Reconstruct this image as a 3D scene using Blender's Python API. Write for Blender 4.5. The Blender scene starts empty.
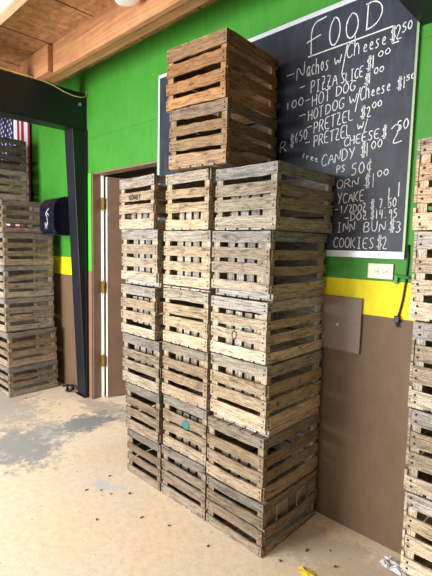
import bpy, math, random
from mathutils import Vector, Matrix
C = bpy.context.scene.collection
random.seed(7)

def lin(c):
    return c / 12.92 if c <= 0.04045 else ((c + 0.055) / 1.055) ** 2.4
def srgb(r, g, b):
    return (lin(r / 255), lin(g / 255), lin(b / 255), 1.0)

# ------------------------------------------------------------------ meshes
class MB:
    def __init__(s):
        s.v = []; s.f = []; s.uv = []; s.m = []
    def face(s, pts, uvs=None, mi=0):
        n = len(s.v); s.v += [tuple(p) for p in pts]
        s.f.append(list(range(n, n + len(pts))))
        s.uv.append(uvs or [(0, 0)] * len(pts)); s.m.append(mi)
    def grid_face(s, idx, uvs, mi=0):
        s.f.append(idx); s.uv.append(uvs); s.m.append(mi)
    def box(s, a, b, mi=0):
        x0, y0, z0 = a; x1, y1, z1 = b
        n = len(s.v)
        s.v += [(x0, y0, z0), (x1, y0, z0), (x1, y1, z0), (x0, y1, z0), (x0, y0, z1), (x1, y0, z1), (x1, y1, z1), (x0, y1, z1)]
        for q in ((0, 3, 2, 1), (4, 5, 6, 7), (0, 1, 5, 4), (1, 2, 6, 5), (2, 3, 7, 6), (3, 0, 4, 7)):
            s.f.append([n + i for i in q])
            p = [s.v[n + i] for i in q]
            dx = max(k[0] for k in p) - min(k[0] for k in p)
            if dx < 1e-9: s.uv.append([(k[1], k[2]) for k in p])
            elif max(k[1] for k in p) - min(k[1] for k in p) < 1e-9: s.uv.append([(k[0], k[2]) for k in p])
            else: s.uv.append([(k[0], k[1]) for k in p])
            s.m.append(mi)
    def prism(s, prof, axis, a, b, mi=0):
        """profile of 2-D points swept along an axis (0,1,2) from a to b"""
        def P(p, t):
            l = list(p); l.insert(axis, t); return tuple(l)
        n = len(s.v); k = len(prof)
        s.v += [P(p, a) for p in prof] + [P(p, b) for p in prof]
        for i in range(k):
            j = (i + 1) % k
            s.f.append([n + i, n + j, n + k + j, n + k + i]); s.uv.append([(a, i * .03), (a, i * .03 + .03), (b, i * .03 + .03), (b, i * .03)]); s.m.append(mi)
        s.f.append([n + i for i in range(k)][::-1]); s.uv.append([tuple(p) for p in prof][::-1]); s.m.append(mi)
        s.f.append([n + k + i for i in range(k)]); s.uv.append([tuple(p) for p in prof]); s.m.append(mi)
    def slat(s, o, a, t, u, L, T, H, rnd, bow=0.0, tilt=0.0, out=0.0, rough=.0016, segs=9, z1=None, cut=0.0):
        """a board: start o, along a (length L), thickness along t (T), height along u (H)"""
        o = Vector(o); a = Vector(a); t = Vector(t); u = Vector(u)
        n = len(s.v); uo = rnd.uniform(0, 40); vo = rnd.uniform(0, 40)
        for i in range(segs + 1):
            k = i / segs
            b = math.sin(math.pi * k) * bow + (k - .5) * tilt * L
            ob = math.sin(math.pi * k) * out
            e0 = rnd.uniform(-rough, rough); e1 = rnd.uniform(-rough, rough)
            hh = H
            if cut and k > 1 - cut: hh = H * (1 - .75 * (k - 1 + cut) / cut)
            for (tt, uu) in ((0, e0), (T, e0), (T, hh + e1), (0, hh + e1)):
                s.v.append(tuple(o + a * (k * L) + t * (tt + ob) + u * (uu + b)))
        for i in range(segs):
            for j in range(4):
                jj = (j + 1) % 4
                q = [n + i * 4 + j, n + i * 4 + jj, n + i * 4 + 4 + jj, n + i * 4 + 4 + j]
                v0 = (0, T, T + H, T + H + T)[j]; v1 = (T, T + H, T + H + T, 2 * T + 2 * H)[j]
                k0 = i / segs * L; k1 = (i + 1) / segs * L
                s.f.append(q); s.uv.append([(uo + k0, vo + v0), (uo + k0, vo + v1), (uo + k1, vo + v1), (uo + k1, vo + v0)]); s.m.append(0)
        for q in ([n + 3, n + 2, n + 1, n], [n + segs * 4 + i for i in range(4)]):
            s.f.append(q); s.uv.append([(uo, vo), (uo + .002, vo), (uo + .002, vo + H), (uo, vo + H)]); s.m.append(0)
    def nail(s, c, nrm, r=.005):
        c = Vector(c); nrm = Vector(nrm); e = Vector((0, 0, 1)) if abs(nrm.z) < .5 else Vector((1, 0, 0)); f = nrm.cross(e)
        n = len(s.v)
        for k in range(6):
            an = k * math.pi / 3
            s.v.append(tuple(c + nrm * .0008 + (e * math.cos(an) + f * math.sin(an)) * r))
        s.f.append([n + i for i in range(6)]); s.uv.append([(0, 0)] * 6); s.m.append(1)
    def tube(s, pts, r, k=8, mi=0, caps=True):
        pts = [Vector(p) for p in pts]; n = len(s.v); m = len(pts)
        for i, p in enumerate(pts):
            d = (pts[min(i + 1, m - 1)] - pts[max(i - 1, 0)]).normalized()
            h = Vector((0, 0, 1)) if abs(d.z) < .9 else Vector((1, 0, 0))
            e = d.cross(h).normalized(); f = d.cross(e)
            rr = r[i] if isinstance(r, (list, tuple)) else r
            for j in range(k):
                an = 2 * math.pi * j / k
                s.v.append(tuple(p + (e * math.cos(an) + f * math.sin(an)) * rr))
        for i in range(m - 1):
            for j in range(k):
                jj = (j + 1) % k
                s.grid_face([n + i * k + j, n + i * k + jj, n + (i + 1) * k + jj, n + (i + 1) * k + j], [(j / k, i), (jj / k, i), (jj / k, i + 1), (j / k, i + 1)], mi)
        if caps:
            s.grid_face([n + j for j in range(k)][::-1], [(0, 0)] * k, mi)
            s.grid_face([n + (m - 1) * k + j for j in range(k)], [(0, 0)] * k, mi)
    def lathe(s, prof, c, axis, k=24, mi=0):
        c = Vector(c); d = Vector(axis).normalized()
        s.tube([c + d * h for h, r in prof], [max(r, 1e-4) for h, r in prof], k, mi)
    def build(s, name, mats, parent=None, smooth=False, bevel=0.0, loc=None, rz=0.0):
        me = bpy.data.meshes.new(name)
        me.from_pydata(s.v, [], s.f)
        uvl = me.uv_layers.new(name='UVMap')
        i = 0
        for q in s.uv:
            for w in q:
                uvl.data[i].uv = w; i += 1
        for p, mi in zip(me.polygons, s.m):
            p.material_index = mi
            p.use_smooth = smooth
        if not isinstance(mats, (list, tuple)): mats = [mats]
        for m in mats: me.materials.append(m)
        me.validate(); me.update()
        o = bpy.data.objects.new(name, me); C.objects.link(o)
        if parent: o.parent = parent
        if loc is not None: o.location = loc
        o.rotation_euler = (0, 0, rz)
        if bevel:
            b = o.modifiers.new('bevel', 'BEVEL'); b.width = bevel; b.segments = 2; b.limit_method = 'ANGLE'
        return o

def empty(name, loc, rz=0.0):
    o = bpy.data.objects.new(name, None); C.objects.link(o); o.location = loc; o.rotation_euler = (0, 0, rz)
    o.empty_display_size = .1
    return o
def tag(o, label, cat, group=None, kind=None):
    o['label'] = label; o['category'] = cat
    if group: o['group'] = group
    if kind: o['kind'] = kind
    return o
def struct(o, label=None):
    o['kind'] = 'structure'
    if label: o['label'] = label
    return o

# --------------------------------------------------------------- materials
def mat(name):
    m = bpy.data.materials.new(name); m.use_nodes = True
    nt = m.node_tree; b = nt.nodes['Principled BSDF']
    return m, nt, b
def N(nt, t, **kw):
    n = nt.nodes.new(t)
    for k, v in kw.items():
        if k == 'inp':
            for a, b in v.items(): n.inputs[a].default_value = b
        else: setattr(n, k, v)
    return n
def L(nt, a, b): nt.links.new(a, b)
def ramp(nt, fac, stops):
    r = N(nt, 'ShaderNodeValToRGB'); cr = r.color_ramp
    while len(cr.elements) > 2: cr.elements.remove(cr.elements[-1])
    cr.elements[0].position = stops[0][0]; cr.elements[0].color = stops[0][1]
    cr.elements[1].position = stops[1][0]; cr.elements[1].color = stops[1][1]
    for p, c in stops[2:]:
        e = cr.elements.new(p); e.color = c
    L(nt, fac, r.inputs[0]); return r.outputs[0]
def mixc(nt, fac, a, b, bt='MIX'):
    m = N(nt, 'ShaderNodeMix', data_type='RGBA', blend_type=bt)
    for sock, val in ((m.inputs[0], fac), (m.inputs[6], a), (m.inputs[7], b)):
        if hasattr(val, 'links') or isinstance(val, bpy.types.NodeSocket): L(nt, val, sock)
        else: sock.default_value = val
    return m.outputs[2]
def mth(nt, op, a, b=None, c=None):
    m = N(nt, 'ShaderNodeMath', operation=op)
    for i, v in enumerate((a, b, c)):
        if v is None: continue
        if isinstance(v, bpy.types.NodeSocket): L(nt, v, m.inputs[i])
        else: m.inputs[i].default_value = v
    return m.outputs[0]
def G(v): return (v, v, v, 1)
def noise(nt, vec, sc, det=4, rough=.6, dist=0.0):
    n = N(nt, 'ShaderNodeTexNoise', inp={'Scale': sc, 'Detail': det, 'Roughness': rough, 'Distortion': dist})
    if vec is not None: L(nt, vec, n.inputs['Vector'])
    return n.outputs['Fac']
def mapping(nt, vec, sc=(1, 1, 1), loc=(0, 0, 0)):
    m = N(nt, 'ShaderNodeMapping'); m.inputs['Scale'].default_value = sc; m.inputs['Location'].default_value = loc
    L(nt, vec, m.inputs['Vector']); return m.outputs[0]
def bump(nt, b, h, st=.3, d=.002):
    n = N(nt, 'ShaderNodeBump', inp={'Strength': st, 'Distance': d}); L(nt, h, n.inputs['Height']); L(nt, n.outputs[0], b.inputs['Normal'])
def coords(nt): return N(nt, 'ShaderNodeTexCoord')

def crate_wood():
    m, nt, b = mat('weathered_wood')
    tc = coords(nt); oi = N(nt, 'ShaderNodeObjectInfo'); ge = N(nt, 'ShaderNodeNewGeometry')
    uv = tc.outputs['UV']
    fine = noise(nt, mapping(nt, uv, (14, 260, 1)), 1.0, 5, .7, .6)
    mid = noise(nt, mapping(nt, uv, (5, 60, 1)), 1.0, 4, .65, 1.2)
    blot = noise(nt, mapping(nt, uv, (9, 22, 1)), 1.0, 4, .7, .4)
    speck = noise(nt, mapping(nt, uv, (210, 330, 1)), 1.0, 2, .6)
    isl = ge.outputs['Random Per Island']
    hue = mth(nt, 'FRACT', mth(nt, 'MULTIPLY', isl, 7.31))
    # per-board tone: weathered grey or warmer bare wood
    warm = mixc(nt, 1.0, oi.outputs['Color'], (1.20, 1.04, 0.80, 1), 'MULTIPLY')
    cool = mixc(nt, 1.0, oi.outputs['Color'], (0.95, 1.02, 1.12, 1), 'MULTIPLY')
    c = mixc(nt, hue, warm, cool)
    c = mixc(nt, 1.0, c, ramp(nt, isl, [(0, G(.60)), (1, G(1.18))]), 'MULTIPLY')
    c = mixc(nt, 1.0, c, ramp(nt, fine, [(.36, G(.40)), (.55, G(1.16))]), 'MULTIPLY')
    c = mixc(nt, 1.0, c, ramp(nt, mid, [(.34, (.62, .58, .54, 1)), (.56, G(1.08))]), 'MULTIPLY')
    c = mixc(nt, 1.0, c, ramp(nt, blot, [(.28, (.30, .27, .25, 1)), (.44, G(1.02))]), 'MULTIPLY')
    c = mixc(nt, 1.0, c, ramp(nt, speck, [(.37, G(.36)), (.49, G(1.0))]), 'MULTIPLY')
    # sparse knots
    vo = N(nt, 'ShaderNodeTexVoronoi', inp={'Scale': 1.0}); L(nt, mapping(nt, uv, (5, 14, 1)), vo.inputs['Vector'])
    c = mixc(nt, ramp(nt, vo.outputs['Distance'], [(.03, G(.8)), (.12, G(0))]), c, srgb(70, 48, 30))
    L(nt, c, b.inputs['Base Color']); b.inputs['Roughness'].default_value = .88
    b.inputs['Specular IOR Level'].default_value = .2
    bump(nt, b, fine, .5, .0015)
    return m
def simple(name, col, rough=.6, metal=0.0, var=0.0, sc=20, spec=.5):
    m, nt, b = mat(name)
    if var:
        tc = coords(nt); n = noise(nt, tc.outputs['Object'], sc)
        L(nt, mixc(nt, 1.0, col, ramp(nt, n, [(.3, G(1 - var)), (.7, G(1 + var))]), 'MULTIPLY'), b.inputs['Base Color'])
    else: b.inputs['Base Color'].default_value = col
    b.inputs['Roughness'].default_value = rough; b.inputs['Metallic'].default_value = metal
    b.inputs['Specular IOR Level'].default_value = spec
    return m
WOOD = crate_wood()
NAIL = simple('rusty_nail', srgb(48, 36, 30), .7, .3)

def between(nt, x, a, b):
    return mth(nt, 'MULTIPLY', mth(nt, 'GREATER_THAN', x, a), mth(nt, 'LESS_THAN', x, b))
def wall_paint():
    m, nt, b = mat('green_yellow_brown_wall')
    tc = coords(nt); sx = N(nt, 'ShaderNodeSeparateXYZ'); L(nt, tc.outputs['Object'], sx.inputs[0])
    n = noise(nt, tc.outputs['Object'], 3.0, 4); nf = noise(nt, tc.outputs['Object'], 60, 3)
    wob = mth(nt, 'MULTIPLY', mth(nt, 'SUBTRACT', noise(nt, tc.outputs['Object'], 9, 3), .5), .008)
    z = mth(nt, 'ADD', sx.outputs['Z'], wob)
    g = mixc(nt, n, srgb(55, 127, 36), srgb(65, 141, 46))
    y = mixc(nt, nf, srgb(228, 212, 10), srgb(242, 228, 24))
    br = mixc(nt, n, srgb(100, 80, 59), srgb(114, 92, 70))
    br = mixc(nt, ramp(nt, noise(nt, tc.outputs['Object'], 22, 5, .75), [(.64, G(0)), (.72, G(.5))]), br, srgb(160, 140, 122))
    c = mixc(nt, mth(nt, 'LESS_THAN', z, 1.297), g, y)
    c = mixc(nt, mth(nt, 'LESS_THAN', z, 1.128), c, br)
    # no yellow on the strip beside the door
    st = between(nt, sx.outputs['X'], -3.60, -3.40)
    c = mixc(nt, mth(nt, 'MULTIPLY', st, between(nt, z, 1.19, 1.31)), c, g)
    c = mixc(nt, mth(nt, 'MULTIPLY', st, between(nt, z, 1.0, 1.19)), c, br)
    # panel joints
    j = mth(nt, 'MULTIPLY', between(nt, sx.outputs['Z'], 2.354, 2.358), mth(nt, 'GREATER_THAN', sx.outputs['X'], -3.56))
    c = mixc(nt, mth(nt, 'MULTIPLY', j, .6), c, srgb(25, 80, 15))
    dirt = ramp(nt, noise(nt, mapping(nt, tc.outputs['Object'], (3, 3, 1)), 7, 5, .7), [(.3, G(.82)), (.6, G(1.0))])
    c = mixc(nt, 1.0, c, dirt, 'MULTIPLY')
    L(nt, c, b.inputs['Base Color']); b.inputs['Roughness'].default_value = .6
    b.inputs['Specular IOR Level'].default_value = .3
    bump(nt, b, nf, .15, .002)
    return m
def floor_mat():
    m, nt, b = mat('dusty_concrete')
    tc = coords(nt); p = tc.outputs['Object']
    n1 = noise(nt, p, 1.6, 5, .6); n2 = noise(nt, p, 26, 5, .7); n3 = noise(nt, p, 110, 3, .6)
    c = mixc(nt, ramp(nt, n1, [(.35, G(0)), (.65, G(1))]), srgb(230, 212, 178), srgb(222, 214, 196))
    c = mixc(nt, 1.0, c, ramp(nt, n2, [(.3, G(.86)), (.6, G(1.04))]), 'MULTIPLY')
    c = mixc(nt, 1.0, c, ramp(nt, n3, [(.3, G(.90)), (.6, G(1.03))]), 'MULTIPLY')
    # bare grey-blue patches where the dust is scuffed off, at fixed places on the floor
    br = noise(nt, mapping(nt, p, (1, 1, 1), (3, 1, 0)), 9, 6, .8)
    for (x, y, rx, ry, s, col, st) in ((-2.98, -.86, .42, .27, .0, (134, 141, 145), .85), (-3.05, -.33, .20, .33, .0, (122, 130, 136), .9), (-3.10, -.60, .30, .22, .0, (150, 155, 158), .6),
                                   (-3.95, -.75, .9, .45, .0, (158, 156, 152), .7), (-2.15, -.70, .10, .06, 0, (190, 200, 200), .8), (-.9, -.25, .5, .2, 0, (165, 155, 140), .5), (-3.2, -.05, .5, .16, 0, (140, 138, 134), .6)):
        v = N(nt, 'ShaderNodeVectorMath', operation='SUBTRACT'); L(nt, p, v.inputs[0]); v.inputs[1].default_value = (x, y, 0)
        w = N(nt, 'ShaderNodeVectorMath', operation='MULTIPLY'); L(nt, v.outputs[0], w.inputs[0]); w.inputs[1].default_value = (1 / rx, 1 / ry, 0)
        l = N(nt, 'ShaderNodeVectorMath', operation='LENGTH'); L(nt, w.outputs[0], l.inputs[0])
        f = mth(nt, 'ADD', mth(nt, 'SUBTRACT', 1.0, l.outputs['Value']), mth(nt, 'MULTIPLY', mth(nt, 'SUBTRACT', br, .5), 3.2))
        f = ramp(nt, f, [(.05, G(0)), (.45, G(st))])
        c = mixc(nt, f, c, srgb(*col))
    pe = noise(nt, p, 48, 2, .5)
    c = mixc(nt, ramp(nt, pe, [(.73, G(0)), (.76, G(.75))]), c, srgb(80, 66, 52))
    L(nt, c, b.inputs['Base Color']); b.inputs['Roughness'].default_value = .8
    b.inputs['Specular IOR Level'].default_value = .25
    bump(nt, b, n2, .25, .004)
    return m
def osb():
    m, nt, b = mat('strand_board')
    tc = coords(nt); p = tc.outputs['Object']
    v = N(nt, 'ShaderNodeTexVoronoi', inp={'Scale': 1.0, 'Randomness': 1.0}); L(nt, mapping(nt, p, (16, 34, 30)), v.inputs['Vector'])
    v2 = N(nt, 'ShaderNodeTexVoronoi', inp={'Scale': 1.0}); L(nt, mapping(nt, p, (38, 14, 20), (5, 2, 0)), v2.inputs['Vector'])
    sx = N(nt, 'ShaderNodeSeparateColor'); L(nt, v.outputs['Color'], sx.inputs[0])
    s2 = N(nt, 'ShaderNodeSeparateColor'); L(nt, v2.outputs['Color'], s2.inputs[0])
    f = mth(nt, 'MULTIPLY', mth(nt, 'ADD', sx.outputs[0], s2.outputs[1]), .5)
    f = mth(nt, 'ADD', mth(nt, 'MULTIPLY', f, .6), mth(nt, 'MULTIPLY', noise(nt, p, 5, 4), .4))
    c = ramp(nt, f, [(.2, srgb(136, 98, 64)), (.5, srgb(168, 124, 84)), (.8, srgb(190, 148, 106))])
    xyz = N(nt, 'ShaderNodeSeparateXYZ'); L(nt, p, xyz.inputs[0])
    fr = mth(nt, 'FRACT', mth(nt, 'DIVIDE', mth(nt, 'ADD', xyz.outputs['X'], 10.06), .61))
    c = mixc(nt, mth(nt, 'LESS_THAN', fr, .022), c, srgb(52, 32, 20))
    L(nt, c, b.inputs['Base Color']); b.inputs['Roughness'].default_value = .7
    return m
def lumber(name, c0, c1):
    m, nt, b = mat(name)
    tc = coords(nt); p = tc.outputs['Object']
    g = noise(nt, mapping(nt, p, (1.5, 40, 40)), 1.0, 5, .65, .8); k = noise(nt, p, 6, 4)
    c = mixc(nt, ramp(nt, g, [(.3, G(0)), (.65, G(1))]), c0, c1)
    c = mixc(nt, 1.0, c, ramp(nt, k, [(.3, G(.78)), (.65, G(1.05))]), 'MULTIPLY')
    L(nt, c, b.inputs['Base Color']); b.inputs['Roughness'].default_value = .75
    return m
def slate():
    m, nt, b = mat('chalkboard_slate')
    tc = coords(nt); p = tc.outputs['Object']
    n = noise(nt, mapping(nt, p, (1, 1, 1)), 3.2, 5, .65, .8); s = noise(nt, mapping(nt, p, (30, 1, 5)), 1.0, 4, .6)
    c = mixc(nt, ramp(nt, n, [(.35, G(0)), (.7, G(1))]), srgb(28, 33, 42), srgb(50, 58, 70))
    c = mixc(nt, ramp(nt, s, [(.5, G(0)), (.8, G(.25))]), c, srgb(96, 104, 114))
    L(nt, c, b.inputs['Base Color']); b.inputs['Roughness'].default_value = .5
    b.inputs['Specular IOR Level'].default_value = .3
    return m
def chalk():
    m, nt, b = mat('chalk')
    tc = coords(nt); n = noise(nt, tc.outputs['Object'], 240, 2)
    L(nt, mixc(nt, ramp(nt, n, [(.35, G(0)), (.6, G(1))]), srgb(150, 156, 160), srgb(236, 238, 236)), b.inputs['Base Color'])
    b.inputs['Roughness'].default_value = .95
    return m
M = dict(wall=wall_paint(), floor=floor_mat(), osb=osb(), joist=lumber('joist_wood', srgb(150, 98, 62), srgb(192, 138, 92)),
         slate=slate(), chalk=chalk(), steel=simple('dark_blue_black_paint', srgb(15, 18, 27), .45, 0, .15, 12),
         black=simple('black_paint', srgb(20, 24, 27), .5, 0, .2, 20), alu=simple('aluminium_trim', srgb(206, 210, 214), .4, .3),
         trimdark=simple('greenish_metal_edge', srgb(140, 160, 130), .5, .2),
         brown=simple('brown_paint', srgb(122, 96, 78), .65, 0, .12, 8), white=simple('white_paint', srgb(248, 247, 242), .6),
         brass=simple('aged_brass', srgb(156, 132, 62), .45, .7, .25, 60), plastic=simple('smoky_black_plastic', srgb(14, 19, 32), .12, 0),
         ivory=simple('ivory_plastic', srgb(226, 216, 186), .4), dark=simple('dark_slot', srgb(20, 18, 16), .6),
         bright=simple('brushed_steel', srgb(190, 195, 200), .3, .9), rubber=simple('black_rubber', srgb(18, 18, 20), .5),
         cord=simple('yellow_cord', srgb(216, 196, 112), .5), greenpaint=simple('green_trim_paint', srgb(38, 128, 40), .5),
         panel=simple('brown_hardboard', srgb(122, 104, 90), .6, 0, .10, 60), lampw=simple('white_enamel', srgb(240, 240, 238), .25),
         conc=simple('greyish_plaster', srgb(186, 168, 160), .9, 0, .15, 30), ply=simple('side_wall_board', srgb(150, 140, 126), .9, 0, .1, 4))
# -------------------------------------------------------------------- room
CZ = 2.955
b = MB(); b.box((-8, -7, -.1), (3, 0.1, 0)); b.box((-8, .1, -.1), (3, 3.0, 0)); struct(b.build('floor', M['floor']), 'dusty beige concrete floor with grey scuffed patches')
DX0, DX1, DZ = -3.483, -2.57, 2.057
b = MB()
b.box((-8, 0, 0), (DX0, .1, CZ)); b.box((DX0, 0, DZ), (DX1, .1, CZ)); b.box((DX1, 0, 0), (3, .1, CZ))
struct(b.build('wall_back', M['wall']), 'plywood wall painted green above a yellow stripe and brown below')
b = MB(); b.box((-8, -7, CZ), (3, 3.0, CZ + .03)); struct(b.build('ceiling', M['osb']), 'strand board ceiling with dark panel joints')
b = MB(); b.box((3, -7, 0), (3.1, 3.0, CZ)); struct(b.build('wall_right_block', M['ply']))  # unseen wall added to keep light off the right-hand faces
b = MB(); b.box((-8.1, -2.2, 0), (-8, 3.0, CZ)); struct(b.build('wall_left', M['ply']))
# the room seen through the open doorway
b = MB(); b.box((-8, 2.2, 0), (3, 2.3, CZ)); struct(b.build('wall_rear_room', M['conc']), 'greyish pink wall of the room beyond the doorway')

# door: brown jamb, white bare edges, leaf swung open into the room behind
b = MB(); b.box((DX0, -.004, 0), (DX0 + .012, .075, DZ)); b.box((DX0, .004, DZ - .012), (DX1, .1, DZ)); b.box((DX0 - .055, -.014, 0), (DX0, 0, 1.19))
struct(b.build('trim_1', M['brown']), 'brown door jamb and casing')
b = MB(); b.box((DX0 - .055, -.014, 1.19), (DX0, 0, DZ)); struct(b.build('trim_2', simple('green_casing', srgb(72, 172, 44), .6)), 'green painted upper door casing')
b = MB(); b.box((DX0 + .002, .076, 0), (DX0 + .02, .100, DZ - .013)); struct(b.build('trim_3', M['white']), 'bare white strip on the door jamb')
door = empty('door_1', (-3.452, .118, 0), math.radians(0)); struct(door, 'brown door standing open into the room behind')
dd = math.atan2(.95, .30)
b = MB(); b.box((.0, -.038, .01), (.84, 0, 2.03)); leaf = b.build('door_leaf', M['brown'], door); leaf.rotation_euler = (0, 0, dd)
b = MB(); b.box((-.004, -.038, .01), (0, 0, 2.03)); e = b.build('door_edge', M['white'], door); e.rotation_euler = (0, 0, dd); e['label'] = 'bare white edge of the brown door'
for z in (1.74, .99, .30):
    b = MB(); b.box((-.022, -.046, z), (-.002, -.014, z + .105)); b.box((-.006, -.046, z), (.034, -.041, z + .105)); b.tube([(.0, -.018, z - .004), (.0, -.018, z + .109)], .007, 10)
    o = b.build('hinge', M['brass'], door); o['label'] = 'brass hinge'

# ------------------------------------------------- steel frame and timber
fr = empty('steel_frame', (-3.645, -.05, 0)); tag(fr, 'dark blue tapered steel column carrying a beam towards the camera, left of the doorway', 'column')
def at(o): return (-o.location.x, -o.location.y, -o.location.z)
b = MB()
XR, XL = -3.57, -3.72
b.prism([(-.035, 0), (-.003, 0), (-.003, 2.44), (-.14, 2.44)], 0, XL, XR)          # web and flange body, deeper at the top
col = b.build('column', M['steel'], fr, bevel=.004, loc=at(fr))
b = MB(); b.box((XL - .0, -3.2, 2.43), (XR, -.003, 2.44)); b.box((XL + .02, -3.2, 2.44), (XR - .004, -.003, 2.73)); b.box((XL, -3.2, 2.73), (XR, -.003, 2.742))
b.build('beam', M['steel'], fr, loc=at(fr))
b = MB(); b.box((XR, -.028, 0), (XR + .012, -.003, 2.43)); b.build('web_plate', M['black'], fr, loc=at(fr))
b = MB(); b.box((XL - .008, -.055, 0.0), (XR + .02, -.003, .010)); b.build('base_plate', M['steel'], fr, loc=at(fr))
for (y, z) in ((-.07, 2.64),):
    b = MB(); b.tube([(XR - .006, y, z), (XR + .012, y, z)], .014, 6); o = b.build('bolt', M['bright'], fr, loc=at(fr))
fr2 = empty('steel_beam', (-.66, -1.6, 2.41)); tag(fr2, 'black steel beam crossing the top right corner above the chalkboard', 'beam')
b = MB(); b.box((-.735, -3.2, 2.41), (-.58, -.003, 2.422)); b.box((-.68, -3.2, 2.422), (-.64, -.003, 2.73)); b.box((-.735, -3.2, 2.73), (-.58, -.003, 2.742))
b.build('beam', M['black'], fr2, loc=at(fr2))
b = MB(); b.box((-.736, -3.2, 2.422), (-.68, -.003, 2.73)); b.box((-.64, -3.2, 2.422), (-.579, -.003, 2.73)); b.build('beam_cover', M['black'], fr2, loc=at(fr2))

hd = empty('wooden_header', (-2, -.36, 2.743)); tag(hd, 'long reddish brown timber header running above the green wall', 'beam')
b = MB(); b.box((-3.60, -.42, 2.743), (2.5, -.382, CZ)); b.build('front_board', M['joist'], hd, bevel=.003, loc=at(hd))
b = MB(); b.box((-3.62, -.380, 2.750), (2.5, -.300, CZ)); b.build('rear_board', lumber('rear_board_wood', srgb(134, 98, 58), srgb(168, 128, 80)), hd, bevel=.003, loc=at(hd))
bl = MB(); bl.box((-3.85, -.462, 2.743), (-3.33, -.421, CZ - .012)); o = bl.build('timber_block', M['joist'], bevel=.003); tag(o, 'short timber block lapped on the left end of the long header', 'timber')
b = MB(); b.box((-7.5, -.42, 2.743), (-3.86, -.382, CZ)); o = b.build('ceiling_joist', M['joist'], bevel=.003); tag(o, 'shadowed timber joist continuing left past the short block', 'joist')
b = MB(); b.box((-7, -1.02, 2.745), (-1.6, -.965, CZ)); o = b.build('ceiling_joist', lumber('pale_joist_wood', srgb(206, 172, 132), srgb(232, 204, 168)), bevel=.003); tag(o, 'pale timber joist in the top left corner of the ceiling', 'joist')

# lamp under the ceiling in front of the header
lp = empty('ceiling_lamp', (-2.17, -.54, CZ)); tag(lp, 'white lamp head under the ceiling, cut by the top edge', 'lamp')
b = MB(); b.lathe([(0, .05), (.012, .05), (.013, .018), (.05, .018), (.051, .035), (.06, .04)], (0, 0, 0), (0, 0, -1), 20); b.build('lamp_holder', M['lampw'], lp, smooth=False)
b = MB(); b.lathe([(0, .045), (.02, .060), (.06, .070), (.085, .074), (.095, .070), (.100, .055), (.102, 0)], (-.01, 0, -.045), (.12, .12, -1), 28); b.build('lamp_shade', M['lampw'], lp, smooth=True)

# yellow cord drooping along the beam
b = MB()
pts = [(XR + .012, y, z) for y, z in ((-1.2, 2.752), (-.75, 2.748), (-.42, 2.747), (-.32, 2.735), (-.22, 2.708), (-.13, 2.695), (-.06, 2.700), (-.02, 2.715), (-.008, 2.77))]
b.tube(pts, .004, 6); tag(b.build('extension_cord', M['cord'], smooth=True), 'thin yellow cord draped along the dark steel beam', 'cord')

# ---------------------------------------------------------------- chalkboard
cb = empty('chalkboard', (-1.65, -.012, 2.02)); tag(cb, 'large black chalkboard menu headed FOOD with a silver frame on the green wall', 'chalkboard')
BX0, BX1, BZ0, BZ1 = -2.538, -.741, 1.405, 2.64
b = MB(); b.box((BX0 + .004, -.012, BZ0 + .004), (BX1 - .004, -.003, BZ1 - .004)); b.build('writing_surface', M['slate'], cb, loc=at(cb))
b = MB(); b.box((BX0, -.018, BZ1 - .022), (BX1, -.002, BZ1)); b.box((BX0, -.018, BZ0), (BX0 + .018, -.002, BZ1 - .023)); b.box((BX0, -.020, BZ0), (BX1, -.002, BZ0 + .032))
b.build('frame', M['alu'], cb, bevel=.001, loc=at(cb))
b = MB(); b.box((BX1 - .010, -.016, BZ0 + .033), (BX1, -.002, BZ1 - .023)); o = b.build('side_trim', M['trimdark'], cb, loc=at(cb))
for x in (-.83, -.80):
    b = MB(); b.tube([(x, -.0195, BZ0 + .018), (x, -.022, BZ0 + .018)], .003, 8); b.build('screw', M['dark'], cb, loc=at(cb))
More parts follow.
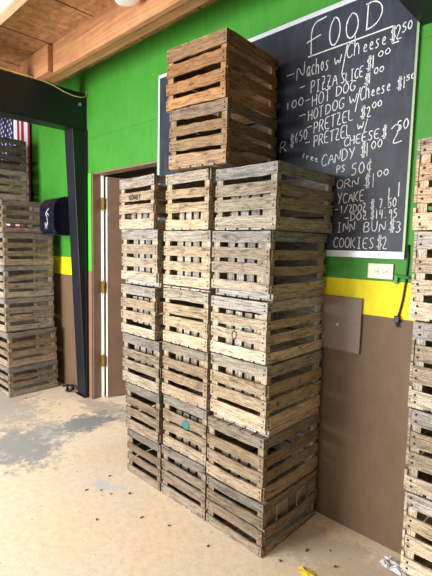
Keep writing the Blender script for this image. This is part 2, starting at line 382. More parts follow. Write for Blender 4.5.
GL = {
'A': [[(0, 0), (.45, 1), (.9, 0)], [(.18, .38), (.75, .38)]], 'B': [[(0, 0), (0, 1), (.55, 1), (.7, .8), (.5, .55), (0, .52)], [(.5, .55), (.8, .3), (.6, 0), (0, 0)]],
'C': [[(.85, .85), (.5, 1), (.1, .75), (0, .4), (.2, .05), (.55, 0), (.85, .15)]], 'D': [[(0, 0), (.03, 1)], [(-.1, .97), (.4, .98), (.8, .7), (.82, .35), (.5, .05), (-.05, 0)]],
'E': [[(.8, 1), (0, 1), (0, 0), (.8, 0)], [(0, .5), (.6, .52)]], 'F': [[(.05, 0), (0, 1), (.9, 1.02)], [(-.25, .45), (.6, .52)]],
'G': [[(.85, .85), (.5, 1), (.1, .8), (0, .4), (.2, .05), (.6, 0), (.85, .4), (.5, .42)]], 'H': [[(0, 0), (0, 1)], [(.75, 0), (.75, 1)], [(0, .5), (.75, .55)]],
'I': [[(.4, 0), (.4, 1)], [(.15, 1), (.65, 1)], [(.15, 0), (.65, 0)]], 'K': [[(0, 0), (0, 1)], [(.75, 1), (.05, .45), (.8, 0)]], 'L': [[(0, 1), (0, 0), (.75, .02)]],
'N': [[(0, 0), (.02, 1), (.75, 0), (.8, 1.05)]], 'O': [[(.45, 1), (.12, .82), (0, .45), (.15, .1), (.45, 0), (.78, .2), (.88, .55), (.72, .88), (.42, 1), (.3, .95)]],
'P': [[(.05, 0), (.05, 1)], [(-.05, .95), (.5, 1.02), (.8, .8), (.6, .52), (.08, .45)]], 'R': [[(0, 0), (0, 1), (.55, 1), (.75, .78), (.5, .52), (.02, .48)], [(.35, .5), (.85, 0)]],
'S': [[(.75, .88), (.4, 1), (.08, .78), (.4, .52), (.75, .28), (.4, 0), (0, .12)]], 'T': [[(.42, 0), (.42, 1)], [(0, 1), (.85, 1.03)]], 'U': [[(0, 1), (.03, .25), (.38, 0), (.72, .25), (.75, 1)]],
'W': [[(0, 1), (.2, 0), (.45, .7), (.68, 0), (.95, 1)]], 'Y': [[(0, 1), (.4, .5)], [(.8, 1), (.25, 0)]], 'Z': [[(0, 1), (.75, 1), (0, 0), (.85, .02)], [(.15, .5), (.6, .5)]],
'0': [[(.42, 1), (.08, .75), (0, .4), (.3, 0), (.7, .2), (.78, .65), (.45, 1)]], '1': [[(.4, 1), (.42, 0)]], '2': [[(.02, .8), (.35, 1), (.68, .8), (.5, .45), (.1, 0), (.9, .03)]],
'3': [[(.05, .9), (.4, 1), (.7, .8), (.35, .55), (.75, .3), (.4, 0), (0, .1)]], '4': [[(.1, 1), (.02, .45), (.75, .48)], [(.6, 1), (.58, 0)]], '5': [[(.7, 1), (.15, .98), (.1, .58), (.5, .62), (.75, .3), (.4, 0), (0, .08)]],
'6': [[(.6, 1), (.15, .6), (.05, .2), (.4, 0), (.7, .25), (.4, .5), (.1, .3)]], '7': [[(0, .97), (.75, 1), (.3, 0)]], '9': [[(.7, .7), (.35, .5), (.05, .75), (.4, 1), (.7, .75), (.6, 0)]],
'$': [[(.75, .82), (.4, .92), (.08, .72), (.4, .5), (.75, .3), (.4, .08), (0, .2)], [(.3, -.1), (.33, 1.1)], [(.52, -.1), (.55, 1.1)]],
'¢': [[(.7, .75), (.35, .85), (.05, .5), (.3, .12), (.7, .25)], [(.42, -.05), (.48, 1.05)]], 'c': [[(.65, .7), (.35, .82), (.05, .45), (.3, 0), (.7, .12)]], '-': [[(0, .5), (.9, .5)]], '.': [[(.3, 0), (.4, .06)]], '/': [[(0, -.05), (.8, 1.05)]],
'a': [[(.62, .7), (.3, .9), (0, .4), (.2, 0), (.5, .1), (.64, .6)], [(.66, .85), (.62, .2), (.85, 0)]], 'h': [[(0, 0), (0, 1.25)], [(0, .5), (.35, .8), (.6, .5), (.62, 0)]], 'o': [[(.35, .8), (.02, .45), (.3, 0), (.68, .4), (.35, .8)]],
's': [[(.6, .75), (.2, .82), (.1, .55), (.55, .3), (.3, 0), (0, .08)]], 'w': [[(0, .8), (.2, 0), (.42, .6), (.65, 0), (.9, .85)]], 'e': [[(.05, .4), (.65, .5), (.4, .85), (.05, .5), (.2, .05), (.7, .12)]],
'f': [[(.2, 0), (.25, .9), (.6, 1)], [(0, .5), (.5, .5)]], 'r': [[(.1, 0), (.1, .75)], [(.1, .5), (.6, .75)]],
}
GL['s2'] = GL['s']
TEXT= [('F',-1.285,2.441,-1.188,2.449,0.149),('O',-1.179,2.442,-1.111,2.444,0.13),('O',-1.09,2.447,-1.016,2.449,0.117),('D',-0.983,2.466,-0.896,2.473,0.117),('-',-1.424,2.345,-1.373,2.348,0.042),('N',-1.362,2.327,-1.304,2.331,0.082),('achos',-1.301,2.333,-1.165,2.338,0.061),('w',-1.143,2.344,-1.101,2.35,0.053),('/',-1.101,2.303,-1.072,2.314,0.114),('Ch',-1.078,2.362,-0.999,2.368,0.075),('eese',-0.994,2.367,-0.876,2.375,0.046),('$',-0.869,2.379,-0.847,2.381,0.057),('2',-0.845,2.38,-0.814,2.382,0.061),('50',-0.815,2.401,-0.767,2.411,0.038),('-',-1.34,2.266,-1.307,2.27,0.041),('PIZZA',-1.272,2.244,-1.117,2.255,0.061),('SLICE',-1.1,2.251,-0.983,2.262,0.048),('$',-0.974,2.28,-0.95,2.283,0.055),('1',-0.95,2.283,-0.931,2.285,0.054),('00',-0.919,2.326,-0.855,2.33,0.027),('1',-1.42,2.19,-1.404,2.192,0.032),('00',-1.387,2.189,-1.303,2.197,0.042),('-',-1.303,2.192,-1.273,2.196,0.041),('HOT',-1.26,2.176,-1.151,2.188,0.056),('DOG',-1.124,2.197,-1.015,2.208,0.048),('$',-0.98,2.216,-0.961,2.218,0.051),('1',-0.961,2.218,-0.946,2.22,0.05),('00',-0.934,2.255,-0.882,2.259,0.027),('-',-1.336,2.122,-1.293,2.127,0.042),('HOT',-1.28,2.107,-1.187,2.117,0.051),('DOG',-1.179,2.121,-1.07,2.136,0.049),('W',-1.052,2.139,-1.011,2.145,0.043),('/',-1.019,2.107,-0.994,2.112,0.094),('Ch',-0.996,2.149,-0.942,2.156,0.065),('eese',-0.942,2.156,-0.845,2.165,0.041),('$',-0.824,2.161,-0.8,2.164,0.048),('1',-0.8,2.16,-0.782,2.162,0.052),('50',-0.784,2.192,-0.742,2.195,0.022),('R',-1.453,1.966,-1.406,1.973,0.054),('$',-1.391,1.99,-1.368,1.992,0.059),('650',-1.359,2.004,-1.276,2.017,0.053),('-',-1.284,2.054,-1.254,2.058,0.041),('PRETZEL',-1.244,2.038,-1.019,2.068,0.056),('$',-0.991,2.065,-0.966,2.067,0.056),('2',-0.961,2.066,-0.937,2.069,0.051),('00',-0.934,2.1,-0.882,2.107,0.027),('-',-1.292,1.976,-1.262,1.979,0.041),('PRETZEL',-1.24,1.969,-1.028,1.996,0.056),('w',-1.003,2.011,-0.968,2.017,0.038),('/',-0.972,1.992,-0.949,1.996,0.061),('CHEESE',-1.067,1.945,-0.885,1.963,0.044),('$',-0.88,1.96,-0.861,1.961,0.05),('2',-0.838,1.922,-0.78,1.932,0.089),('50',-0.812,1.98,-0.754,1.986,0.044),('free',-1.308,1.921,-1.203,1.886,0.026),('CANDY',-1.188,1.864,-1.001,1.886,0.056),('$',-0.98,1.886,-0.96,1.889,0.057),('1',-0.955,1.886,-0.936,1.888,0.061),('00',-0.927,1.914,-0.868,1.922,0.037),('PS',-1.101,1.823,-1.05,1.827,0.035),('50¢',-1.022,1.803,-0.907,1.813,0.058),('ORN',-1.096,1.744,-0.972,1.751,0.042),('$',-0.952,1.742,-0.927,1.745,0.061),('1',-0.917,1.737,-0.897,1.738,0.065),('00',-0.89,1.784,-0.83,1.79,0.028),('YCAKE',-1.087,1.669,-0.943,1.678,0.05),('-',-1.101,1.624,-1.081,1.624,0.035),('1/2DOZ',-1.073,1.623,-0.93,1.628,0.037),('$.7.50',-0.915,1.634,-0.788,1.643,0.042),('-',-1.043,1.581,-1.019,1.58,0.035),('DOZ',-1.012,1.585,-0.922,1.59,0.034),('$14.95',-0.912,1.587,-0.781,1.595,0.04),('1',-0.791,1.686,-0.778,1.685,0.063),('INN',-1.084,1.529,-0.98,1.531,0.05),('BUN',-0.941,1.528,-0.827,1.53,0.048),('$',-0.82,1.528,-0.799,1.528,0.055),('3',-0.788,1.525,-0.758,1.525,0.05),('COOKIES',-1.098,1.451,-0.879,1.45,0.051),('$',-0.874,1.448,-0.85,1.449,0.056),('2',-0.848,1.449,-0.82,1.449,0.056)]
LINES= [[(-1.297, 2.431), (-1.116, 2.436), (-0.858, 2.444)], [(-0.858, 2.369), (-0.827, 2.371)]]
def ribbon(b, pts, hw, y, rnd):
    # rounded, slightly shaky chalk stroke lying on the plane y
    n = len(pts)
    if n > 2:                                   # Chaikin smoothing
        for _ in range(2):
            q = [pts[0]]
            for i in range(len(pts) - 1):
                (ax, az), (bx, bz) = pts[i], pts[i + 1]
                q += [(ax * .75 + bx * .25, az * .75 + bz * .25), (ax * .25 + bx * .75, az * .25 + bz * .75)]
            q.append(pts[-1]); pts = q
    vs = []
    for i, (x, z) in enumerate(pts):
        p0 = pts[max(i - 1, 0)]; p1 = pts[min(i + 1, len(pts) - 1)]
        dx, dz = p1[0] - p0[0], p1[1] - p0[1]; l = math.hypot(dx, dz) or 1
        w = hw * rnd.uniform(.7, 1.15)
        vs.append(((x - dz / l * w, y, z + dx / l * w), (x + dz / l * w, y, z - dx / l * w)))
    for a, c in zip(vs, vs[1:]):
        b.face([a[0], c[0], c[1], a[1]])
def write_on(b, text, x0, z0, x1, z1, h, hw, y, rnd, hidden=None):
    n = len(text); adv = (x1 - x0) / n
    for i, ch in enumerate(text):
        if ch not in GL: continue
        ox = x0 + adv * i; oz = z0 + (z1 - z0) * i / max(n, 1)
        w = adv * (.92 if n > 1 else 1.0)
        j = rnd.uniform(-.03, .03) * h; sc = rnd.uniform(.93, 1.07)
        if ch == '$': w = max(w, h * .62)
        for st in GL[ch]:
            pts = [(ox + px * w, oz + j + pz * h * sc + (z1 - z0) * px / max(n, 1)) for px, pz in st]
            ribbon(b, pts, hw, y, rnd)
rt = random.Random(3)
YC = -.0126
rows = {}
for t in TEXT:
    b = MB(); write_on(b, t[0], t[1], t[2], t[3], t[4], t[5], .0022 if t[5] < .1 else .0030, YC, rt)
    z = (t[2] // .001)
    rows.setdefault(None, []).append((t, b))
for t, m in rows[None]:
    if t[0] == 'F':
        o = MB()
        for ln in LINES[:1]: ribbon(o, [tuple(p) for p in ln], .0034, YC - .0001, rt)
        o.build('chalk_underline', M['chalk'], cb, loc=at(cb))
    m.build('chalk_writing', M['chalk'], cb, loc=at(cb))
o = MB(); ribbon(o, [tuple(p) for p in LINES[1]], .0028, YC - .0001, rt); o.build('chalk_underline', M['chalk'], cb, loc=at(cb))
b = MB()
ribbon(b, [(-.83, 1.43 + .30), (-.828, 1.43 + .20), (-.832, 1.43 + .26)], .002, YC, rt)
b.build('chalk_smudge', M['chalk'], cb, loc=at(cb))

# ---------------------------------------------------- outlet, cover, cables
ot = empty('wall_outlet', (-.85, -.003, 1.344)); tag(ot, 'ivory double wall socket on the green band under the chalkboard', 'socket')
b = MB(); b.box((-.061, -.007, -.036), (.061, 0, .036)); b.build('cover_plate', M['ivory'], ot, bevel=.003)
for s in (-1, 1):
    b = MB(); b.lathe([(0, .0165), (.0025, .0165), (.003, .015)], (s * .021, -.007, 0), (0, -1, 0), 20); rc = b.build('receptacle', M['ivory'], ot)
    b = MB()
    b.box((s * .021 - .007, -.0108, .004), (s * .021 + .003, -.0102, .0065)); b.box((s * .021 - .007, -.0108, -.0065), (s * .021 + .005, -.0102, -.004)); b.tube([(s * .021 + .010, -.0100, 0), (s * .021 + .010, -.0108, 0)], .0028, 8)
    b.build('slots', M['dark'], rc)
b = MB(); b.tube([(0, -.007, 0), (0, -.0085, 0)], .0035, 10); b.build('screw', M['bright'], ot)
b = MB(); b.tube([(-.785, -.010, 1.329), (-.76, -.012, 1.325), (-.735, -.012, 1.324), (-.715, -.012, 1.322)], .006, 8); b.box((-.779, -.016, 1.290), (-.765, -.002, 1.331)); tag(b.build('cable_clip', M['greenpaint']), 'green painted cable stub with clip right of the wall socket', 'cable')
b = MB(); b.tube([(-.728, -.0055, 1.47), (-.726, -.0055, 1.40), (-.730, -.0055, 1.30), (-.738, -.0055, 1.22), (-.748, -.0055, 1.165), (-.756, -.010, 1.13)], .005, 8); ch = tag(b.build('power_cable', M['rubber'], smooth=True), 'black cable hanging down the yellow stripe beside the right crate stack', 'cable')
b = MB(); b.box((-.768, -.022, 1.112), (-.744, -.001, 1.142)); b.tube([(-.757, -.014, 1.112), (-.752, -.014, 1.09)], .006, 8); b.build('plug', M['rubber'], ch, bevel=.006)
pn = empty('wall_cover_panel', (-1.03, -.003, .93)); tag(pn, 'brown square hardboard cover on the wall under the yellow stripe', 'panel')
b = MB(); b.box((-1.20, -.016, .928), (-.928, -.002, 1.205)); b.build('board', M['panel'], pn, bevel=.002, loc=at(pn))
b = MB(); b.tube([(-1.05, -.0165, 1.06), (-1.05, -.019, 1.06)], .008, 12); b.build('screw', M['bright'], pn, loc=at(pn))

# --------------------------------------------------------- towel dispenser
td = empty('towel_dispenser', (-3.86, -.003, 1.52)); tag(td, 'glossy black rounded towel dispenser on the wall left of the dark column', 'towel dispenser')
b = MB()
pr = [(-.003, 0), (-.22, 0), (-.245, .03), (-.25, .12), (-.25, .22), (-.235, .27), (-.195, .315), (-.13, .335), (-.003, .34)]
b.prism(pr, 0, -.15, .13); b.build('cover', M['plastic'], td, bevel=.012)
b = MB(); b.box((-.155, -.235, -.016), (.135, -.003, -.001)); b.build('base_tray', M['black'], td, bevel=.004)
b = MB(); 
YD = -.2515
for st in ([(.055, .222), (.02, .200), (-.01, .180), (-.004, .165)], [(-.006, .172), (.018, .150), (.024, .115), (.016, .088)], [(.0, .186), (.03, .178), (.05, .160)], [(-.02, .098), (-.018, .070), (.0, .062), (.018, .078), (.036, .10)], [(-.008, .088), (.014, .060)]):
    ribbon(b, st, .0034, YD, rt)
b.build('white_strokes', M['chalk'], td)  # thin white strokes on the front of the cover
b = MB(); b.lathe([(0, .016), (.004, .014), (.005, .01)], (-.012, -.250, .052), (0, -1, 0), 12); b.build('lock', M['bright'], td)

# --------------------------------------------------------------------- flag
fl = empty('hanging_flag', (-5.17, -.012, 1.4)); tag(fl, 'American flag hung vertically on the wall above the rear left crate stack', 'flag')
def cloth(x0, x1, z0, z1, nx, nz, mi_fn):
    b = MB()
    def P(i, k):
        x = x0 + (x1 - x0) * i / nx; z = z0 + (z1 - z0) * k / nz
        return (x, -.028 - .012 * math.sin(x * 24) * (1 - .3 * (z - 1.4)), z)
    for i in range(nx):
        for k in range(nz):
            b.face([P(i, k), P(i + 1, k), P(i + 1, k + 1), P(i, k + 1)], mi=mi_fn(i, k))
    return b
red = simple('flag_red', srgb(150, 24, 40), .85); whi = simple('flag_white', srgb(225, 222, 225), .85); blu = simple('flag_blue', srgb(22, 34, 84), .85)
st = (.90) / 13
b = cloth(-5.62, -4.72, 1.4, 2.92, 52, 20, lambda i, k: 0 if (12 - i // 4) % 2 == 0 else 1)
b2 = MB()
keep = [q for q in range(len(b.f)) if not ((q // 20) < 28 and (q % 20) >= 12)]
bb = MB()
for q in keep: bb.face([b.v[i] for i in b.f[q]], mi=b.m[q])
o = bb.build('striped_field', [red, whi], fl, loc=at(fl), smooth=False)
cz0 = 1.4 + 1.52 * 12 / 20
bc = MB()
for q in range(len(b.f)):
    if (q // 20) < 28 and (q % 20) >= 12: bc.face([b.v[i] for i in b.f[q]])
ct = bc.build('star_canton', blu, fl, loc=at(fl))
sb = MB()
for r in range(9):
    for c_ in range(6 if r % 2 == 0 else 5):
        x = -5.62 + .485 * (r + 1) / 10; z = cz0 + .608 * ((c_ * 2 + (1 if r % 2 == 0 else 2)) / 12)
        y = -.0295 - .012 * math.sin(x * 24) * (1 - .3 * (z - 1.4)) - .002
        pts = []
        for k in range(10):
            an = math.pi / 2 + k * math.pi / 5; rr = .024 if k % 2 == 0 else .010
            pts.append((x + math.cos(an) * rr, y, z + math.sin(an) * rr))
        sb.face(pts)
sb.build('stars', whi, ct)
# ------------------------------------------------------------------- crates
def crate(x, y, yaw, z, h, w, d, tint, label, group, foot=.006, inner=(), nail=True, ov=None, inv=False, posttop=.004, seed=0, faces_rough=.0016, over=True, snug=True, desat=.34):
    """x,y = front right corner (towards the camera and to the right); built from four slatted panels, corner posts and a floor"""
    rnd = random.Random(seed * 13 + 5)
    c, s = math.cos(yaw), math.sin(yaw)
    cx = x + (-w / 2) * c - (d / 2) * s; cy = y + (-w / 2) * s + (d / 2) * c
    root = empty('wooden_crate', (cx, cy, z), yaw); tag(root, label, 'crate', group)
    lu = (tint[0] * .3 + tint[1] * .6 + tint[2] * .1) * 1.04
    tint = tuple((lu * desat + v * (1 - desat)) * .86 for v in tint)
    ov = ov or {}; T = .0085; hw, hd = w / 2, d / 2
    z0 = foot + .002; z1 = h - .003
    pitch = (z1 - z0) / 4; H = pitch - rnd.uniform(.017, .024)
    objs = []
    X, Y, Z = (1, 0, 0), (0, 1, 0), (0, 0, 1)
    def panel(nm, o, a, t, Ln, face):
        b = MB(); oz = None
        for k in range(4):
            p = dict(bow=rnd.uniform(-.003, .003), tilt=rnd.uniform(-.007, .007), out=rnd.uniform(0, .002), cut=0)
            hh = H + rnd.uniform(-.006, .005); dz = rnd.uniform(-.002, .002); sh = rnd.uniform(-.003, .003) if face in 'FB' else rnd.uniform(0, .004)
            if k == 0: dz = abs(dz)
            if face in 'BL' and snug: hh = pitch - rnd.uniform(.003, .006); p['tilt'] *= .3; dz = 0  # rear and left slats nearly closed to darken the crate inside
            if face == 'R': hh -= .004
            q = ov.get((face, k))
            if q:
                if q.get('gone'): continue
                p.update({kk: vv for kk, vv in q.items() if kk in p}); dz += q.get('dz', 0); hh += q.get('dh', 0)
            zz = z0 + k * pitch + (pitch - H) * (0 if k == 0 else .5) + dz
            if k == 3: zz = z1 - hh
            if k == 3 and q: zz += q.get('dz', 0)
            st = Vector(o) + Vector(a) * sh; st.z = zz
            b.slat(st, a, t, Z, Ln - 2 * abs(sh) if face in 'FB' else Ln - sh, T, hh, rnd, rough=faces_rough, **p)
            if nail:
                for e in (.014, Ln - .016):
                    for u in (.28, .72):
                        q2 = e / Ln; bb = math.sin(math.pi * q2) * p['bow'] + (q2 - .5) * p['tilt'] * Ln
                        b.nail(st + Vector(a) * (e - sh + rnd.uniform(-.003, .003)) + Vector(t) * (T + math.sin(math.pi * q2) * p['out']) + Vector((0, 0, hh * u + bb)), t)
        objs.append(b.build(nm, [WOOD, NAIL], root))
    fi = 0 if over else T + .001
    panel('front_panel', (-hw + fi, -hd + T, 0), X, (0, -1, 0), w - 2 * fi, 'F')
    panel('back_panel', (-hw + T + .001, hd - T, 0), X, Y, w - 2 * T - .002, 'B')
    panel('side_panel', (hw - T, -hd + (T + .001 if over else 0), 0), Y, X, d - (T + .001 if over else 0), 'R')
    panel('side_panel', (-hw + T, -hd + (T + .001 if over else 0), 0), Y, (-1, 0, 0), d - (T + .001 if over else 0), 'L')
    for sx in (-1, 1):
        for sy in (-1, 1):
            b = MB(); e = .031; g = T + .001
            ax, ay = sx * (hw - g), sy * (hd - g)
            prof = [(ax, ay), (ax - sx * e, ay), (ax - sx * e, ay - sy * .012), (ax - sx * .014, ay - sy * e), (ax, ay - sy * e)]
            b.prism(prof, 2, foot + .001, h - posttop)
            objs.append(b.build('corner_post', [WOOD], root))
    b = MB(); n = 5; g = .011; bw = (w - .004 - g * (n - 1)) / n; st_ = .028 if foot > .015 else .001
    th = .0075
    fz = (h - th - .0005) if inv else .0005
    for k in range(n):
        b.slat((-hw + .002 + k * (bw + g) + bw, -hd + st_, fz), Y, Z, (-1, 0, 0), d - st_ - .001, th, bw, rnd, rough=.001, segs=4)
    if foot > .015:
        for sx in (-1, 1):
            b.box((sx * hw - (.012 if sx > 0 else -.0), -hd + .03, .009), (sx * hw + (.0 if sx > 0 else .012), hd - .01, foot - .001))
        b.box((-hw + .02, -hd + .030, .009), (hw - .02, -hd + .044, foot - .001))
        b.box((-hw + .02, hd - .016, .009), (hw - .02, hd - .004, foot - .001))
    objs.append(b.build('floor_boards', [WOOD], root))
    for (fc, za, zb) in inner:
        b = MB(); k = 4
        if fc == 'F':
            ww = w - 2 * T - .09; bw2 = ww / k - .018
            for i in range(k):
                b.slat((-ww / 2 + i * ww / k + .007, -hd + T + .045, z0 + za * (z1 - z0)), Z, (0, -1, 0), X, (zb - za) * (z1 - z0), .006, bw2, rnd, segs=3, rough=.001)
        else:
            ww = d - .12; bw2 = ww / k - .012
            for i in range(k):
                b.slat((hw - T - .022, -ww / 2 + i * ww / k + .006, z0 + za * (z1 - z0)), Z, (-1, 0, 0), Y, (zb - za) * (z1 - z0), .006, bw2, rnd, segs=3, rough=.001)
        objs.append(b.build('inner_slats', [WOOD], root))
    for o in objs:
        j = rnd.uniform(.95, 1.05); o.color = (tint[0] * j, tint[1] * j, tint[2] * j, 1)
    return root
def stamp(root, text, x, z, wd, h, hw_, y_, m, nm='stencil_mark'):
    b = MB(); write_on(b, text, x, z, x + wd, z, h, hw_, y_, random.Random(5))
    o = b.build(nm, m, root); return o

ordn = ['lowest', 'second lowest', 'third lowest', 'third highest', 'second highest', 'highest']
# right-hand (chalkboard) stack: x, y, yaw, z, h, w, d, tint, foot, inner, overrides, look
R = [
 (-1.118, -.500, .000, .000, .264, .368, .478, (166, 152, 132), .004, [('R', .12, .95)], {('R', 3): dict(bow=.002), ('R', 2): dict(gone=1), ('R', 1): dict(bow=-.016, dz=.012, tilt=.02, dh=.006), ('R', 0): dict(tilt=.03, cut=.5)}, 'grey crate with one bowed side slat'),
 (-1.127, -.500, -.004, .265, .311, .366, .478, (178, 160, 134), .004, [('F', .1, .45)], {('R', 0): dict(bow=-.006, dh=.012), ('F', 0): dict(bow=-.006, dh=.008)}, 'tan brown crate with its slatted base turned up'),
 (-1.123, -.500, .006, .577, .339, .352, .476, (205, 190, 162), .033, [('F', .3, .8)], {}, 'pale straw crate with a faint ink stamp'),
 (-1.135, -.500, -.004, .917, .287, .350, .476, (212, 205, 188), .004, [('F', .0, .75)], {('F', 3): dict(dh=.004)}, 'whitish crate with a dark oval mark'),
 (-1.128, -.500, .004, 1.205, .316, .354, .476, (178, 172, 160), .033, [('F', .05, .99)], {}, 'pale grey crate with vertical inner boards'),
 (-1.106, -.500, -.006, 1.522, .292, .368, .476, (170, 168, 158), .004, [('F', .05, .55)], {}, 'cool grey crate with a worn slat stamp'),
]
Ms = [
 (-1.498, -.500, .002, .000, .300, .360, .476, (168, 156, 140), .004, [('F', .5, .8)], {}, 'dull grey brown crate with floor scuffs'),
 (-1.499, -.500, -.004, .301, .300, .352, .476, (176, 164, 144), .004, [('F', .05, .7)], {('F', 3): dict(tilt=-.004)}, 'greyish crate with a teal blotch'),
 (-1.500, -.500, .003, .602, .304, .362, .476, (180, 162, 136), .004, [('F', .45, .95)], {}, 'warm tan crate with dark edges'),
 (-1.505, -.500, -.003, .907, .304, .355, .476, (204, 190, 160), .004, [('F', .0, .45)], {}, 'cream crate with a dark slot'),
 (-1.498, -.500, .004, 1.212, .312, .362, .476, (208, 196, 170), .014, [('F', .05, .99)], {}, 'cream crate with faint print'),
 (-1.515, -.500, -.004, 1.525, .300, .335, .476, (204, 186, 152), .004, [('F', .0, .45)], {('F', 3): dict(tilt=.01)}, 'honey cream crate with wide dark gaps'),
]
Ls = [
 (-1.872, -.500, .000, .000, .282, .335, .476, (158, 142, 124), .004, [], {}, 'darkened brown grey crate'),
 (-1.889, -.500, -.006, .283, .300, .340, .476, (162, 146, 128), .004, [], {('F', 3): dict(dh=-.006), ('F', 2): dict(tilt=-.01)}, 'rough pinkish brown crate'),
 (-1.893, -.500, .002, .584, .309, .365, .476, (172, 164, 148), .006, [('F', .3, .95)], {}, 'plain ash grey crate'),
 (-1.935, -.500, -.004, .894, .305, .345, .476, (190, 178, 158), .004, [('F', .2, .75)], {('F', 3): dict(tilt=-.006)}, 'cream crate with a dark knot'),
 (-1.918, -.500, .004, 1.200, .332, .352, .476, (190, 184, 170), .026, [('F', .05, .99)], {}, 'light grey crate with square holes'),
 (-1.953, -.500, -.004, 1.533, .305, .345, .476, (192, 176, 158), .004, [('F', .0, .40)], {('F', 3): dict(tilt=.020, dz=.002, dh=.012), ('F', 2): dict(tilt=.012)}, 'pinkish crate with black stencil letters'),
]
Fs = [
 (-4.015, -.557, .010, .000, .279, .385, .47, (150, 140, 124), .004, [], {}, 'grey brown crate'),
 (-4.018, -.557, .010, .280, .326, .385, .462, (158, 140, 120), .004, [], {('R', 1): dict(dz=-.006)}, 'reddish brown crate'),
 (-4.065, -.557, .004, .607, .310, .385, .462, (160, 154, 138), .004, [], {('R', 3): dict(dh=-.006)}, 'greenish grey crate'),
 (-4.072, -.557, -.004, .918, .301, .385, .462, (156, 150, 142), .004, [], {('R', 3): dict(dh=-.012), ('R', 2): dict(tilt=.09, dz=.010)}, 'grey crate with a broken slanting slat'),
 (-4.062, -.557, .003, 1.220, .300, .385, .462, (150, 138, 122), .004, [], {}, 'dusty brown crate'),
 (-4.080, -.557, .003, 1.521, .292, .385, .44, (140, 128, 114), .004, [], {}, 'dark weathered crate'),
]
Qs = [
 (-.130, -.505, .000, .000, .302, .370, .476, (214, 204, 184), .004, [], {}, 'cream crate cut by the bottom right corner'),
 (-.143, -.500, .004, .303, .302, .372, .476, (218, 206, 184), .004, [], {}, 'brightest cream crate'),
 (-.155, -.500, -.003, .606, .300, .368, .476, (178, 170, 154), .004, [], {}, 'grey crate with dark blotched slats'),
 (-.160, -.500, .002, .907, .304, .368, .476, (186, 180, 168), .004, [], {}, 'speckled grey crate below a dark seam'),
 (-.178, -.500, .004, 1.212, .302, .366, .476, (220, 208, 192), .004, [], {}, 'pinkish cream crate'),
 (-.188, -.500, -.003, 1.515, .302, .366, .476, (216, 188, 156), .004, [], {}, 'peach coloured crate'),
]
places = {
 'R': ('in the right front stack', 'crates in the right front stack'), 'M': ('in the middle front stack', 'crates in the middle front stack'),
 'L': ('in the front stack beside the doorway', 'crates in the left front stack'), 'F': ('in the far left stack', 'crates in the far left stack'),
 'Q': ('in the stack at the right edge', 'crates in the stack at the right edge')}
roots = {}
sd = 1
for key, col_ in (('R', R), ('M', Ms), ('L', Ls), ('F', Fs), ('Q', Qs)):
    for i, (x, y, yw, z, h, w, d, t, ft, inn, ov, look) in enumerate(col_):
        sd += 1
        ts = tuple(v * (1.3 if key == 'F' else 1.22 if key == 'Q' else 1.0) for v in srgb(*t)[:3])
        lab = look + ', ' + ordn[i] + ' ' + places[key][0]
        roots[key, i] = crate(x + (.012 if key == 'Q' else 0), y, yw, z, h - .001, w, d, ts, lab, places[key][1], foot=ft, inner=inn, ov=ov, over=key not in 'QF', inv=(key == 'R' and i == 1), seed=sd, posttop=.004)
def gr(*c): return srgb(*c)[:3]
crate(-1.400, -.505, .110, 1.833, .298, .372, .455, gr(168, 144, 118), 'brown tan crate directly beneath the highest crate, on the middle and right stacks', 'raised crates before the chalkboard', seed=90, foot=.004, desat=.15, ov={('F', 0): dict(dh=.006)}, faces_rough=.0025)
crate(-1.420, -.500, .075, 2.132, .312, .398, .44, gr(178, 142, 106), 'highest crate, tan tinted orange for warm light, dark weathered side, in front of the chalkboard', 'raised crates before the chalkboard', seed=91, foot=.004, desat=0, inv=True, ov={('F', 3): dict(dh=.012), ('F', 1): dict(dz=-.008)}, faces_rough=.0025)  # orange tint puts the warm light on the front into the wood
gw = ['bottom', 'second lowest', 'third lowest', 'fourth lowest', 'fifth lowest', 'third highest', 'second highest', 'highest']
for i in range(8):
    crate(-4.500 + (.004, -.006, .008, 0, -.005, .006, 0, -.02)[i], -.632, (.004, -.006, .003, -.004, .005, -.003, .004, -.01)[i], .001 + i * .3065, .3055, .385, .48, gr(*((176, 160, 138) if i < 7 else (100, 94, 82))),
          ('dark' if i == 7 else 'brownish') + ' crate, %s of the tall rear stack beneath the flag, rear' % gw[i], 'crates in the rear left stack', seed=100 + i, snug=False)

# marks on crates
INK = simple('black_stencil_ink', srgb(42, 36, 38), .9); TEAL = simple('teal_paint', srgb(52, 104, 98), .8, 0, .3, 80)
def fy(key, i): return -({'R': R, 'M': Ms, 'L': Ls}[key][i][6]) / 2 - .0035
stamp(roots['L', 5], 'GOWIT', -.065, .172, .12, .026, .0028, fy('L', 5), INK)
stamp(roots['R', 2], 'WAYS', -.045, .222, .055, .014, .0014, fy('R', 2), INK)
stamp(roots['R', 3], 'O', -.03, .088, .034, .042, .0026, fy('R', 3), INK, 'oval_mark')
stamp(roots['R', 5], 'INOERE', -.075, .240, .15, .020, .0016, fy('R', 5), simple('faded_ink', srgb(110, 104, 100), .9))
stamp(roots['M', 4], 'NOTRESPONS', -.11, .050, .21, .012, .0012, fy('M', 4), simple('faded_print', srgb(105, 96, 88), .9))
stamp(roots['M', 4], 'FORLOSS', -.07, .030, .14, .011, .0012, fy('M', 4), simple('faded_print2', srgb(105, 96, 88), .9))
b = MB(); rr = random.Random(8)
b.face([(.02 + math.cos(k * math.pi / 9) * .034 * rr.uniform(.75, 1.1), fy('M', 1) - .001, .178 + math.sin(k * math.pi / 9) * .026 * rr.uniform(.75, 1.1)) for k in range(18)])
b.build('paint_blotch', TEAL, roots['M', 1])

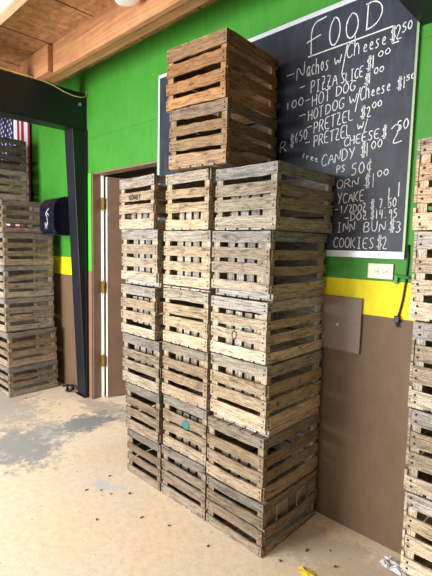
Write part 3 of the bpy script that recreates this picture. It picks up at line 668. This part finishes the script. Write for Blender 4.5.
# --------------------------------------------------------- bits on the floor
YEL = simple('yellow_leaf', srgb(226, 206, 60), .7, 0, .2, 60)
b = MB(); P0 = (-.93, -.42, .004)
lf = [(-.045, 0), (-.03, .018), (-.01, .026), (.012, .022), (.034, .028), (.04, .006), (.05, -.004), (.028, -.018), (.004, -.026), (-.02, -.016)]
for i in range(len(lf)):
    a, c2 = lf[i], lf[(i + 1) % len(lf)]
    b.face([(0, 0, .012), (a[0], a[1], .002 + .006 * (i % 2)), (c2[0], c2[1], .002 + .006 * ((i + 1) % 2))])
tag(b.build('fallen_leaf', YEL, loc=(-.925, -.43, 0)), 'crumpled yellow leaf on the floor before the front right stack', 'leaf')
b = MB(); rr = random.Random(4); n = 9
gv = [[(-.06 + .12 * i / n + rr.uniform(-.005, .005), -.04 + .08 * j / n + rr.uniform(-.005, .005), .003 + abs(rr.gauss(0, .010)) * (1 if 0 < i < n and 0 < j < n else .2)) for j in range(n + 1)] for i in range(n + 1)]
for i in range(n):
    for j in range(n):
        if (i in (0, n - 1) and j in (0, n - 1)): continue
        b.face([gv[i][j], gv[i + 1][j], gv[i + 1][j + 1], gv[i][j + 1]])
tag(b.build('plastic_scrap', simple('cloudy_plastic', srgb(205, 208, 208), .35), loc=(-.66, -.10, 0)), 'crumpled whitish plastic scrap on the floor by the wall', 'scrap')
b = MB()
b.tube([(-3.99, -.05, .006), (-3.92, -.05, .03), (-3.86, -.06, .012), (-3.80, -.09, .008), (-3.77, -.05, .03), (-3.83, -.035, .055), (-3.88, -.06, .035), (-3.82, -.10, .012), (-3.76, -.085, .02), (-3.79, -.04, .05), (-3.85, -.07, .06), (-3.80, -.11, .03)], .009, 7)
tag(b.build('coiled_cable', M['rubber'], smooth=True), 'small tangle of dark cable on the floor left of the column', 'cable')
CHIP = simple('wood_chip', srgb(92, 74, 54), .9, 0, .2, 50)
for k in range(16):
    rr = random.Random(50 + k)
    px, py = [(-2.12, -.74), (-2.05, -.72), (-2.18, -.80), (-1.98, -.64), (-1.75, -.72), (-1.60, -.66), (-1.00, -.30), (-.92, -.22), (-1.05, -.45), (-.85, -.30), (-3.55, -.30), (-3.75, -.35), (-3.9, -.45), (-1.35, -.62), (-1.9, -.9), (-2.22, -.62)][k]
    b = MB(); l, w_ = rr.uniform(.004, .012), rr.uniform(.002, .006)
    b.prism([(-l, -w_), (l * .6, -w_ * .8), (l, w_ * .2), (l * .2, w_), (-l * .8, w_ * .6)], 2, 0.0, rr.uniform(.003, .006))
    tag(b.build('wood_chip', CHIP, loc=(px, py, .0005), rz=rr.uniform(0, 3)), 'tiny dark splinter of wood lying on the dusty floor', 'wood chip', 'wood chips scattered on the floor')

# ------------------------------------------------------------------- lights
wd = bpy.data.worlds.new('world'); bpy.context.scene.world = wd; wd.use_nodes = True
bg = wd.node_tree.nodes['Background']; bg.inputs[0].default_value = (.78, .88, 1.0, 1); bg.inputs[1].default_value = .42
def area(name, loc, tgt, sx, sy, e, col):
    l = bpy.data.lights.new(name, 'AREA'); l.shape = 'RECTANGLE'; l.size = sx; l.size_y = sy; l.energy = e; l.color = col
    o = bpy.data.objects.new(name, l); C.objects.link(o); o.location = loc
    o.rotation_euler = (Vector(tgt) - Vector(loc)).to_track_quat('-Z', 'Y').to_euler()
    return o
area('daylight_opening', (-3.3, -4.2, 1.55), (-2.3, 0, 1.1), 2.4, 2.2, 370, (.97, .98, 1.0))
area('daylight_rear', (-1.6, -5.2, 1.7), (-1.2, 0, 1.3), 2.2, 1.6, 70, (.95, .97, 1.0))
area('rear_room_fill', (-2.4, 1.2, 2.7), (-2.6, 1.6, 0), .6, .6, 22, (1, .95, .9))  # unseen fill added to brighten the wall beyond the doorway

# ------------------------------------------------------------------- camera
cd = bpy.data.cameras.new('camera'); cam = bpy.data.objects.new('camera', cd); C.objects.link(cam)
r_ = Vector((0.71780865, 0.69586722, 0.02279401)); u_ = Vector((-0.08593498, 0.05606121, 0.99472223)); f_ = Vector((-0.69091673, 0.71597902, -0.10004056))
mw = Matrix(((r_.x, u_.x, -f_.x, 0), (r_.y, u_.y, -f_.y, -2.006), (r_.z, u_.z, -f_.z, 1.45), (0, 0, 0, 1)))
cam.matrix_world = mw
cd.sensor_fit = 'VERTICAL'; cd.sensor_height = 36; cd.lens = 428.4 / 576 * 36; cd.clip_start = .05
sc = bpy.context.scene; sc.camera = cam
vs = sc.view_settings; vs.view_transform = 'Standard'; vs.look = 'None'; vs.exposure = 0.0; vs.gamma = 1.0; vs.use_curve_mapping = False
